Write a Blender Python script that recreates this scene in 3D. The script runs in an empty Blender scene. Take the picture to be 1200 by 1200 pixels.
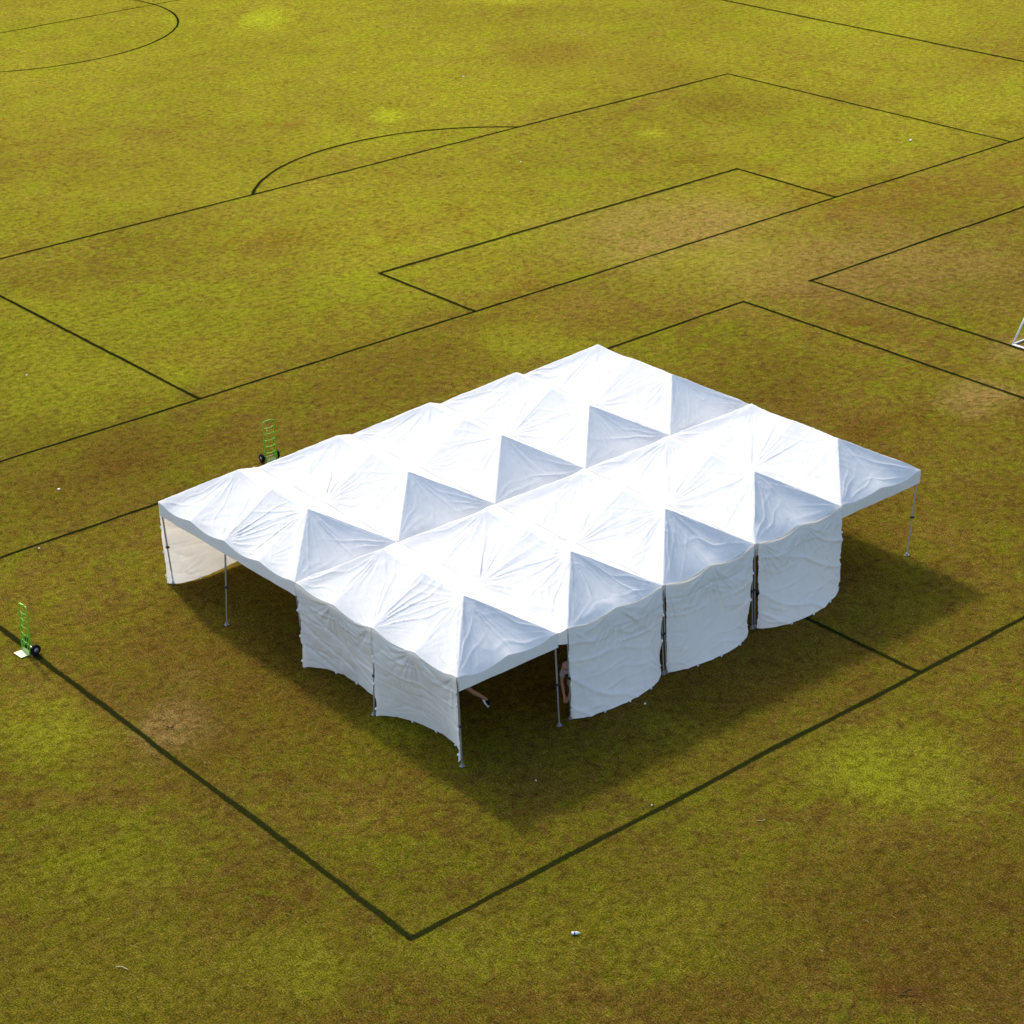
import bpy, bmesh, math, random
import numpy as np
from mathutils import Vector, Matrix

random.seed(7)
C = bpy.context.scene.collection
scene = bpy.context.scene
R = math.radians

# ------------------------------------------------------------------ helpers
def link(name, me, mat=None, parent=None):
    o = bpy.data.objects.new(name, me)
    C.objects.link(o)
    if mat is not None and me is not None and not me.materials:
        me.materials.append(mat)
    if parent is not None:
        o.parent = parent
    return o

def empty(name, loc, rz=0.0):
    o = bpy.data.objects.new(name, None)
    C.objects.link(o)
    o.location = loc
    o.rotation_euler = (0, 0, rz)
    o.empty_display_size = 0.2
    return o

def tag(o, label, cat, group=None, kind=None):
    if label: o['label'] = label
    if cat: o['category'] = cat
    if group: o['group'] = group
    if kind: o['kind'] = kind
    return o

def to_obj(name, bm, mat, parent=None, smooth=False):
    me = bpy.data.meshes.new(name)
    bm.normal_update()
    bm.to_mesh(me)
    bm.free()
    if smooth:
        for p in me.polygons: p.use_smooth = True
    return link(name, me, mat, parent)

def grid_mesh(name, co, nu, nv, smooth=True, flip=False):
    """co: (nu*nv,3) array, index i*nv+j"""
    i, j = np.meshgrid(np.arange(nu - 1), np.arange(nv - 1), indexing='ij')
    a = (i * nv + j).ravel()
    f = np.stack([a, a + nv, a + nv + 1, a + 1], 1)
    if flip: f = f[:, ::-1]
    me = bpy.data.meshes.new(name)
    me.from_pydata(co.tolist(), [], f.tolist())
    if smooth:
        me.polygons.foreach_set('use_smooth', [True] * len(me.polygons))
    me.update()
    return me

def add_box(bm, c, s, M=None):
    r = bmesh.ops.create_cube(bm, size=1.0)
    T = Matrix.Translation(c) @ Matrix.Diagonal((s[0], s[1], s[2], 1))
    if M is not None: T = M @ T
    bmesh.ops.transform(bm, matrix=T, verts=r['verts'])
    return r['verts']

def add_tube(bm, pts, rad, n=8, cap=True):
    pts = [Vector(p) for p in pts]
    rads = rad if isinstance(rad, (list, tuple)) else [rad] * len(pts)
    rings = []
    up = None
    for k, p in enumerate(pts):
        if k == 0: d = pts[1] - p
        elif k == len(pts) - 1: d = p - pts[k - 1]
        else: d = (pts[k + 1] - p).normalized() + (p - pts[k - 1]).normalized()
        d.normalize()
        if up is None:
            up = Vector((0, 0, 1)) if abs(d.z) < 0.9 else Vector((1, 0, 0))
        x = d.cross(up).normalized(); y = x.cross(d).normalized(); up = y
        rings.append([bm.verts.new(p + (x * math.cos(a) + y * math.sin(a)) * rads[k])
                      for a in [2 * math.pi * m / n for m in range(n)]])
    for r0, r1 in zip(rings, rings[1:]):
        for m in range(n):
            bm.faces.new([r0[m], r0[(m + 1) % n], r1[(m + 1) % n], r1[m]])
    if cap:
        bm.faces.new(rings[0][::-1]); bm.faces.new(rings[-1])

def add_lathe(bm, prof, M, n=20):
    """prof: list of (r, z) revolved about local z, placed by M"""
    rings = []
    for r, z in prof:
        rings.append([bm.verts.new(M @ Vector((r * math.cos(2 * math.pi * m / n), r * math.sin(2 * math.pi * m / n), z))) for m in range(n)])
    for r0, r1 in zip(rings, rings[1:]):
        for m in range(n):
            bm.faces.new([r0[m], r0[(m + 1) % n], r1[(m + 1) % n], r1[m]])
    bm.faces.new(rings[0][::-1]); bm.faces.new(rings[-1])

def hash1(n):
    v = np.sin(n * 127.1 + 311.7) * 43758.5453
    return v - np.floor(v)

def noise1(x):
    i = np.floor(x); f = x - i; f = f * f * (3 - 2 * f)
    return (hash1(i) * (1 - f) + hash1(i + 1) * f) * 2 - 1

def noise2(x, y, seed=0.0):
    ix = np.floor(x); iy = np.floor(y); fx = x - ix; fy = y - iy
    fx = fx * fx * (3 - 2 * fx); fy = fy * fy * (3 - 2 * fy)
    h = lambda a, b: hash1(a * 1.37 + b * 57.31 + seed)
    return ((h(ix, iy) * (1 - fx) + h(ix + 1, iy) * fx) * (1 - fy) +
            (h(ix, iy + 1) * (1 - fx) + h(ix + 1, iy + 1) * fx) * fy) * 2 - 1

def fbm(x, y, o=4, seed=0.0):
    v = 0; a = 0.5
    for k in range(o):
        v = v + a * noise2(x * 2 ** k, y * 2 ** k, seed + k * 13.7); a *= 0.5
    return v

def sstep(x, a, b):
    t = np.clip((x - a) / (b - a), 0, 1)
    return t * t * (3 - 2 * t)

# ------------------------------------------------------------------ materials
def newmat(name):
    m = bpy.data.materials.new(name)
    m.use_nodes = True
    nt = m.node_tree
    return m, nt, nt.nodes['Principled BSDF'], nt.nodes['Material Output']

def N(nt, typ, **kw):
    n = nt.nodes.new(typ)
    for k, v in kw.items():
        if k in n.inputs: n.inputs[k].default_value = v
        else: setattr(n, k, v)
    return n

def noise_node(nt, vec, scale, detail=4, rough=0.55, dist=0.0):
    n = nt.nodes.new('ShaderNodeTexNoise')
    n.inputs['Scale'].default_value = scale
    n.inputs['Detail'].default_value = detail
    n.inputs['Roughness'].default_value = rough
    n.inputs['Distortion'].default_value = dist
    nt.links.new(vec, n.inputs['Vector'])
    return n.outputs['Fac']

def ramp(nt, fac, stops):
    r = nt.nodes.new('ShaderNodeValToRGB')
    e = r.color_ramp.elements
    while len(e) < len(stops): e.new(0.5)
    for k, (p, c) in enumerate(stops):
        e[k].position = p
        e[k].color = (c, c, c, 1) if isinstance(c, (int, float)) else (*c, 1)
    nt.links.new(fac, r.inputs['Fac'])
    return r.outputs['Color']

def mixc(nt, fac, a, b, mode='MIX'):
    m = nt.nodes.new('ShaderNodeMix'); m.data_type = 'RGBA'; m.blend_type = mode
    m.clamp_factor = True; m.clamp_result = False
    for idx, v in ((0, fac), (6, a), (7, b)):
        if isinstance(v, (int, float)): m.inputs[idx].default_value = v
        elif isinstance(v, tuple): m.inputs[idx].default_value = (*v, 1)
        else: nt.links.new(v, m.inputs[idx])
    return m.outputs[2]

def mathn(nt, op, a, b=None, c=None):
    m = nt.nodes.new('ShaderNodeMath'); m.operation = op
    for k, v in enumerate((a, b, c)):
        if v is None: continue
        if isinstance(v, (int, float)): m.inputs[k].default_value = v
        else: nt.links.new(v, m.inputs[k])
    return m.outputs[0]

def simple(name, col, rough=0.5, metal=0.0, var=0.12, scale=30.0):
    m, nt, b, out = newmat(name)
    tc = nt.nodes.new('ShaderNodeTexCoord')
    f = noise_node(nt, tc.outputs['Object'], scale, 4)
    c0 = tuple(max(0, v * (1 - var)) for v in col); c1 = tuple(min(1, v * (1 + var)) for v in col)
    nt.links.new(ramp(nt, f, [(0.3, c0), (0.7, c1)]), b.inputs['Base Color'])
    b.inputs['Roughness'].default_value = rough
    b.inputs['Metallic'].default_value = metal
    if rough >= .8: b.inputs['Specular IOR Level'].default_value = 0.05
    return m

def fabric(name, col, tr_col, tr):
    m, nt, b, out = newmat(name)
    tc = nt.nodes.new('ShaderNodeTexCoord')
    n1 = noise_node(nt, tc.outputs['Object'], 1.3, 5, 0.6)
    n2 = noise_node(nt, tc.outputs['Object'], 9.0, 5, 0.65)
    dirt = mathn(nt, 'MULTIPLY', n1, n2)
    c = ramp(nt, dirt, [(0.12, tuple(v * 0.95 for v in col)), (0.34, col)])
    nt.links.new(c, b.inputs['Base Color'])
    b.inputs['Roughness'].default_value = 0.55
    b.inputs['Specular IOR Level'].default_value = 0.0
    bp = nt.nodes.new('ShaderNodeBump')
    bp.inputs['Strength'].default_value = 0.25; bp.inputs['Distance'].default_value = 0.01
    nb = noise_node(nt, tc.outputs['Object'], 14.0, 5, 0.6, 0.6)
    nt.links.new(nb, bp.inputs['Height'])
    nt.links.new(bp.outputs[0], b.inputs['Normal'])
    t = nt.nodes.new('ShaderNodeBsdfTranslucent')
    t.inputs['Color'].default_value = (*tr_col, 1)
    ms = nt.nodes.new('ShaderNodeMixShader'); ms.inputs[0].default_value = tr
    nt.links.new(b.outputs[0], ms.inputs[1]); nt.links.new(t.outputs[0], ms.inputs[2])
    nt.links.new(ms.outputs[0], out.inputs['Surface'])
    return m

M_roof = fabric('roof_fabric', (0.705, 0.70, 0.68), (0.75, 0.66, 0.5), 0.04)
M_wall = fabric('wall_fabric', (0.87, 0.875, 0.87), (0.92, 0.83, 0.70), 0.26)
M_alu = simple('aluminium', (0.42, 0.43, 0.44), 0.4, 0.7)
M_plastic = simple('dark_plastic', (0.02, 0.02, 0.025), 0.5)
M_tie = simple('white_strap', (0.8, 0.8, 0.8), 0.6)
M_green = simple('green_paint', (0.20, 0.52, 0.012), 0.4)
M_lime = simple('pale_plate', (0.48, 0.60, 0.26), 0.4)
M_rubber = simple('rubber', (0.012, 0.012, 0.014), 0.8)
M_hub = simple('hub_metal', (0.30, 0.28, 0.34), 0.4, 0.5)
M_white = simple('white_paint', (0.8, 0.8, 0.8), 0.35)

# ---------------------------------------------------------------- grass look
def grass_colour(nt, vec, attr_ok=True, fine=True):
    big = noise_node(nt, vec, 0.11, 6, 0.6, 0.6)
    mid = noise_node(nt, vec, 0.62, 7, 0.66, 0.5)
    sm = noise_node(nt, vec, 4.2, 7, 0.75, 0.3)
    tiny = noise_node(nt, vec, 30.0, 7, 0.82)
    tan = (0.240, 0.152, 0.026)
    brown = (0.155, 0.084, 0.010)
    olive = (0.180, 0.137, 0.012)
    green = (0.182, 0.175, 0.009)
    f = mathn(nt, 'ADD', mathn(nt, 'MULTIPLY', big, 0.62), mathn(nt, 'MULTIPLY', mid, 0.38))
    base = ramp(nt, f, [(0.38, brown), (0.46, olive), (0.53, olive), (0.62, green)])
    base = mixc(nt, ramp(nt, noise_node(nt, vec, 0.33, 7, 0.68, 0.5), [(0.50, 0.0), (0.68, 0.65)]), base, tan)
    c2 = noise_node(nt, vec, 0.42, 8, 0.74, 0.8)
    base = mixc(nt, ramp(nt, c2, [(0.50, 0.0), (0.62, 0.65)]), base, mixc(nt, sm, (0.120, 0.066, 0.008), (0.195, 0.120, 0.022)))
    base = mixc(nt, ramp(nt, c2, [(0.38, 0.65), (0.48, 0.0)]), base, mixc(nt, sm, (0.125, 0.140, 0.005), (0.215, 0.215, 0.010)))
    cl = noise_node(nt, vec, 1.9, 8, 0.72, 1.2)
    base = mixc(nt, ramp(nt, cl, [(0.51, 0.0), (0.60, 0.80)]), base, mixc(nt, sm, (0.095, 0.055, 0.008), (0.180, 0.112, 0.022)))
    base = mixc(nt, ramp(nt, cl, [(0.40, 0.80), (0.48, 0.0)]), base, mixc(nt, sm, (0.135, 0.14, 0.006), (0.21, 0.205, 0.012)))
    at = nt.nodes.new('ShaderNodeAttribute'); at.attribute_name = 'wear_view_tone'
    sp = nt.nodes.new('ShaderNodeSeparateColor'); nt.links.new(at.outputs['Color'], sp.inputs[0])
    brk = ramp(nt, mathn(nt, 'ADD', mathn(nt, 'MULTIPLY', mid, 0.5), mathn(nt, 'MULTIPLY', sm, 0.5)), [(0.40, 0.30), (0.54, 1.1)])
    g = mathn(nt, 'MULTIPLY', sp.outputs[0], mathn(nt, 'ADD', mathn(nt, 'MULTIPLY', brk, 0.6), 0.35))
    r_ = mathn(nt, 'MULTIPLY', sp.outputs[1], brk)
    base = mixc(nt, r_, base, mixc(nt, sm, (0.100, 0.042, 0.008), (0.180, 0.092, 0.018)))
    base = mixc(nt, g, base, mixc(nt, sm, (0.215, 0.240, 0.008), (0.34, 0.34, 0.018)))
    t_ = mathn(nt, 'MULTIPLY', sp.outputs[2], brk)
    base = mixc(nt, t_, base, mixc(nt, sm, (0.25, 0.150, 0.038), (0.34, 0.225, 0.070)))
    view_tone = nt.nodes.new('ShaderNodeMapRange'); nt.links.new(at.outputs['Alpha'], view_tone.inputs['Value'])
    view_tone.inputs['To Min'].default_value = 0.59; view_tone.inputs['To Max'].default_value = 1.14  # alpha scales the turf colour, standing in for grass sheen at low view angles
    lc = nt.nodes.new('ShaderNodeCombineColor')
    for k_ in range(3): nt.links.new(view_tone.outputs[0], lc.inputs[k_])
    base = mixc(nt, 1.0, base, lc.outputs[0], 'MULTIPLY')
    v1 = ramp(nt, sm, [(0.32, 0.54), (0.5, 1.0), (0.68, 1.36)])
    base = mixc(nt, 1.0, base, v1, 'MULTIPLY')
    if fine:
        v2 = ramp(nt, tiny, [(0.38, 0.08), (0.5, 1.0), (0.61, 2.1)])
        base = mixc(nt, 1.0, base, v2, 'MULTIPLY')
        for ang_, off_ in ((0.5, 0.0), (2.2, 3.7), (1.35, 8.1)):
            mp = nt.nodes.new('ShaderNodeMapping'); mp.inputs['Rotation'].default_value = (0, 0, ang_)
            mp.inputs['Location'].default_value = (off_, 0, 0); mp.inputs['Scale'].default_value = (34.0, 7.0, 1.0)
            nt.links.new(vec, mp.inputs['Vector'])
            fb = noise_node(nt, mp.outputs[0], 1.0, 3, 0.6, 0.4)
            base = mixc(nt, ramp(nt, fb, [(0.62, 0.0), (0.72, 0.55)]), base, (0.33, 0.26, 0.09))
            base = mixc(nt, ramp(nt, fb, [(0.29, 0.75), (0.39, 0.0)]), base, (0.032, 0.028, 0.003))
    return base, sm, tiny

def make_grass():
    m, nt, b, out = newmat('turf')
    tc = nt.nodes.new('ShaderNodeTexCoord')
    vec = tc.outputs['Object']
    base, sm, tiny = grass_colour(nt, vec)
    nt.links.new(base, b.inputs['Base Color'])
    b.inputs['Roughness'].default_value = 0.9
    b.inputs['Specular IOR Level'].default_value = 0.0
    h = mathn(nt, 'ADD', mathn(nt, 'MULTIPLY', sm, 0.10), mathn(nt, 'MULTIPLY', tiny, 0.035))
    bp = nt.nodes.new('ShaderNodeBump')
    bp.inputs['Strength'].default_value = 0.9; bp.inputs['Distance'].default_value = 1.0
    nt.links.new(h, bp.inputs['Height']); nt.links.new(bp.outputs[0], b.inputs['Normal'])
    return m
M_turf = make_grass()

def make_line():
    m, nt, b, out = newmat('line_paint')
    tc = nt.nodes.new('ShaderNodeTexCoord')
    vec = tc.outputs['Object']
    sm = noise_node(nt, vec, 7.0, 5, 0.7)
    tiny = noise_node(nt, vec, 40.0, 5, 0.75)
    c = ramp(nt, tiny, [(0.3, (0.006, 0.009, 0.002)), (0.55, (0.016, 0.019, 0.004)), (0.75, (0.045, 0.042, 0.008))])
    nt.links.new(c, b.inputs['Base Color'])
    b.inputs['Roughness'].default_value = 0.9
    b.inputs['Specular IOR Level'].default_value = 0.0
    uv = nt.nodes.new('ShaderNodeUVMap')
    sx = nt.nodes.new('ShaderNodeSeparateXYZ'); nt.links.new(uv.outputs[0], sx.inputs[0])
    e = mathn(nt, 'ABSOLUTE', mathn(nt, 'SUBTRACT', mathn(nt, 'MULTIPLY', sx.outputs[1], 2.0), 1.0))   # 0 centre, 1 edge
    rag = mathn(nt, 'ADD', e, mathn(nt, 'MULTIPLY', mathn(nt, 'SUBTRACT', tiny, 0.5), 1.6))
    fade = mathn(nt, 'ADD', rag, mathn(nt, 'MULTIPLY', mathn(nt, 'SUBTRACT', sm, 0.5), 0.5))
    al = ramp(nt, fade, [(0.45, 0.95), (1.0, 0.0)])
    nt.links.new(al, b.inputs['Alpha'])
    return m
M_line = make_line()

# -------------------------------------------------------------------- ground
GREEN = [(39.7,65.0,1.7,2.7,1),(32.2,44.6,1.2,1.4,1),(38.4,33.5,.5,.7,.8),(50.8,59.8,2.2,1.4,.9),(6.9,-6.3,1.6,1.3,.75),(5.8,28.5,4.3,6.5,.5),(19.5,29.4,2.9,6.0,.4),(-6.2,7.8,1.4,1.6,.5),(-6.8,-2.9,1.2,1.1,.45),(-9.3,-1.4,3.4,1.7,.3),(61.2,42.2,7,6.4,.5),(26,61.1,6.6,9.4,.3),(18.1,18.6,1.7,1.6,.5),(27.7,19.8,2.5,2.4,.4),(.3,2.2,1.2,.9,.5),(4.9,-2,1.2,.7,.3),(-3.1,-5.3,2,1.1,.3),(50.5,26.3,3.2,4.6,.4),(-.3,-7.2,1.7,1.7,.3),(-7.9,2.2,1.6,1.6,.35)]
BROWN = [(44.5,47.7,2.1,2.8,.9),(28.2,46.3,.5,.8,1),(3,19.9,1.5,2,.8),(1.3,-11.4,.7,.6,1),(-3.5,4.8,1.4,1.3,.6),(-10,-.7,1.2,1.4,.6),(20.5,6,1,1,.7),(23.1,30.6,.8,.9,.7),(2.4,-12.5,.7,.7,.7),(46.2,42.1,2.5,3.5,.6),(-1.6,-9.4,1,.8,.6),(3.8,11.5,2.8,3.1,.35),(20,9.6,2.4,2.7,.4),(13.7,20.7,3.4,2.3,.4),(14.4,1.3,1.4,2,.4),(27.9,36.4,2.5,2.5,.4),(1.6,18,3,1.8,.3),(-.1,8.6,1.3,1.8,.5),(12.5,-3.2,1.3,1.3,.4),(1.2,-9.2,3.4,2.2,.35),(-8.2,-1.7,1,1.1,.5),(-4.2,-7.1,1.6,.8,.4),(44.3,35,2.4,2.8,.4),(48.8,31.3,2,1.9,.5),(19,45.5,3.7,4,.3),(8,6,9,7,.85),(-1.5,7,3.5,3.5,.55),(-9,-2,4,3,.45),(4,-11,6,2.5,.5),(2,22,3,2.5,.3),(31.5,15.8,5.9,3.8,.35)]
TAN = [(30,23.8,3.6,3.2,.6),(27.9,23.1,2.2,2.5,.6),(-3.7,6.0,.9,1.1,.9),(25,5.2,1.2,1.1,.8),(31.5,15.8,5.9,3.8,.4),(29.2,6.6,1.2,1.2,.7)]

def wear_view_tone_at(x, y):
    ca, sa = 0.64, 0.768
    out = []
    wx = x + 1.2 * fbm(x * 0.5, y * 0.5, 3, 3.1); wy = y + 1.2 * fbm(x * 0.5, y * 0.5, 3, 9.7)
    for L in (GREEN, BROWN, TAN):
        v = np.zeros_like(x)
        for cx, cy, rx, ry, k in L:
            dx = wx - cx; dy = wy - cy
            if max(rx, ry) < 1.0: dx = 0.35 * (wx - x) + x - cx; dy = 0.35 * (wy - y) + y - cy
            u = dx * sa - dy * ca            # along the camera's right
            w = dx * ca + dy * sa
            d2 = (u / rx) ** 2 + (w / ry) ** 2
            v = np.maximum(v, k * np.exp(-d2 ** 1.4 * 0.7))
        out.append(np.clip(v, 0, 1))
    # trodden strip between the two pitches
    strip = np.exp(-((wy - 19.3) / 2.6) ** 2) * sstep(x, -6, 2) * 0.35
    out[1] = np.maximum(out[1], strip * (0.6 + 0.8 * fbm(x * 0.3, y * 0.3, 3, 5.5)))
    # the pitch beyond the strip is the greener one
    gr = sstep(wy, 21.5, 25) * 0.34
    out[0] = np.maximum(out[0], gr * np.clip(0.75 + 1.0 * fbm(x * 0.14, y * 0.14, 3, 2.2), 0, 1))
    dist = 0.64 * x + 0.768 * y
    view_tone = sstep(dist, -16, 62) ** 1.15 + .30 * fbm(x * .09, y * .09, 4, 7.7) + .22 * fbm(x * .35, y * .35, 3, 1.9)  # view-dependent grass brightness painted in: darker near the camera, plus random tone
    out.append(np.clip(view_tone, 0, 1))
    return np.stack(out, 1).clip(0, 1)

xs = np.concatenate([[-3000, -1200, -500, -200, -90, -50], np.arange(-30, 90.01, 0.35), [110, 160, 260, 500, 1200, 3000]])
ys = np.concatenate([[-3000, -1200, -500, -200, -90, -45], np.arange(-24, 100.01, 0.35), [120, 160, 260, 500, 1200, 3000]])
X, Y = np.meshgrid(xs, ys, indexing='ij')
co = np.stack([X.ravel(), Y.ravel(), np.zeros(X.size)], 1)
me = grid_mesh('ground', co, len(xs), len(ys), False)
w = wear_view_tone_at(co[:, 0], co[:, 1])
att = me.color_attributes.new('wear_view_tone', 'FLOAT_COLOR', 'POINT')  # rgb: grass patches, alpha: painted brightness along the view
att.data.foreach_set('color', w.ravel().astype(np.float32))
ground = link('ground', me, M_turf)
tag(ground, None, None, kind='structure')

# ------------------------------------------------------------ pitch markings
PHI = -0.0081081
cf, sf = math.cos(PHI), math.sin(PHI)
def F(x, y): return (cf * x - sf * y, sf * x + cf * y)      # pitch axes -> world
rib_v, rib_f, rib_uv = [], [], []
def ribbon(pts, width, level, step=0.25):
    P = [np.array(F(*p)) for p in pts]
    path = []
    for a, b in zip(P, P[1:]):
        n = max(1, int(np.linalg.norm(b - a) / step))
        for k in range(n): path.append(a + (b - a) * k / n)
    path.append(P[-1])
    path = np.array(path)
    sd = random.uniform(0, 100); s = np.arange(len(path)) * step
    tan = np.gradient(path, axis=0); tan /= np.linalg.norm(tan, axis=1)[:, None]
    nor = np.stack([-tan[:, 1], tan[:, 0]], 1)
    off = 0.022 * noise1(s * 0.35 + sd) + 0.010 * noise1(s * 1.7 + sd)
    off[0] = off[-1] = 0
    wd = width * (1 + 0.14 * noise1(s * 1.1 + sd + 50)) * 0.5
    b0 = len(rib_v)
    for k in range(len(path)):
        for sgn in (-1, 1):
            q = path[k] + nor[k] * (off[k] + sgn * wd[k] * 1.25)
            rib_v.append((q[0], q[1], 0.004 * level))
    for k in range(len(path) - 1):
        a = b0 + 2 * k
        rib_f.append((a, a + 2, a + 3, a + 1)); rib_uv.append(((s[k], 0), (s[k + 1], 0), (s[k + 1], 1), (s[k], 1)))
def arc(cx, cy, r, a0, a1, n=60):
    return [(cx + r * math.cos(a0 + (a1 - a0) * k / n), cy + r * math.sin(a0 + (a1 - a0) * k / n)) for k in range(n + 1)]

WFAR = 0.135
def flush(name):
    me = bpy.data.meshes.new(name)
    me.from_pydata(rib_v, [], rib_f)
    uvl = me.uv_layers.new(name='UVMap')
    flat = [c for f in rib_uv for uv in f for c in uv]
    uvl.data.foreach_set('uv', flat)
    me.update()
    o = link(name, me, M_line); o['kind'] = 'structure'
    rib_v.clear(); rib_f.clear(); rib_uv.clear()
# small pitch round the tent
ribbon([(-4.47 - .08, -4.0), (45, -4.1)], 0.14, 1)
ribbon([(-4.47, -4.0), (-4.47, 16.4)], 0.14, 2)
ribbon([(-4.47 - .08, 16.42), (25.7 + .08, 16.45)], 0.135, 1)
ribbon([(25.7, 16.45), (25.7, -4.05)], 0.135, 2)
ribbon([(10.62, -4.0), (10.62, 16.42)], 0.135, 3)
flush('small_pitch_lines')
ribbon([(28.9 - .08, 16.3), (62, 16.35)], 0.135, 1)
ribbon([(28.9, 16.3), (28.9, -6)], 0.135, 2)
flush('next_pitch_lines')
# the full size pitch behind
ribbon([(-8, 22.1), (62, 22.24)], WFAR, 1)
ribbon([(7.28, 22.15), (7.26, 38.95)], WFAR, 2)
ribbon([(7.26 - .07, 38.98), (47.75 + .07, 38.98)], WFAR, 3)
ribbon([(47.75, 38.98), (47.8, 22.2)], WFAR, 2)
ribbon([(18.45, 22.17), (18.45, 27.63)], WFAR, 4)
ribbon([(18.45 - .07, 27.65), (36.82 + .07, 27.65)], WFAR, 5)
ribbon([(36.82, 27.65), (36.82, 22.2)], WFAR, 4)
cx, cy = 27.56, 33.15
a = math.asin((38.98 - cy) / 9.15)
ribbon(arc(cx, cy, 9.15, a, math.pi - a), WFAR, 4)
ribbon([(-8, 73.4), (59.6, 73.1)], WFAR, 1)
ribbon(arc(27.56, 73.3, 9.15, 0, 2 * math.pi, 110), WFAR, 2)
ribbon([(58.9, 90), (59.4, 10)], WFAR, 6)
flush('large_pitch_lines')

# ---------------------------------------------------------------------- tents
GX, GY, EAVE, PEAK, VAL = 3.0796, 3.0198, 2.345, 0.91, 0.365
LT = 2 * GY

FOOT = {(0, 0): (.11, .10), (1, 0, 'r'): (2.80, -.10), (1, 0, 'l'): (3.20, -.05), (2, 0): (6.19, -.06), (3, 0): (9.31, .04), (5, 0): (15.04, .0),
        (0, 4): (.13, 11.97), (0, 3): (-.10, 9.12), (0, 2): (.12, 6.05), (0, 1): (0.0, 3.18)}

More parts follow.
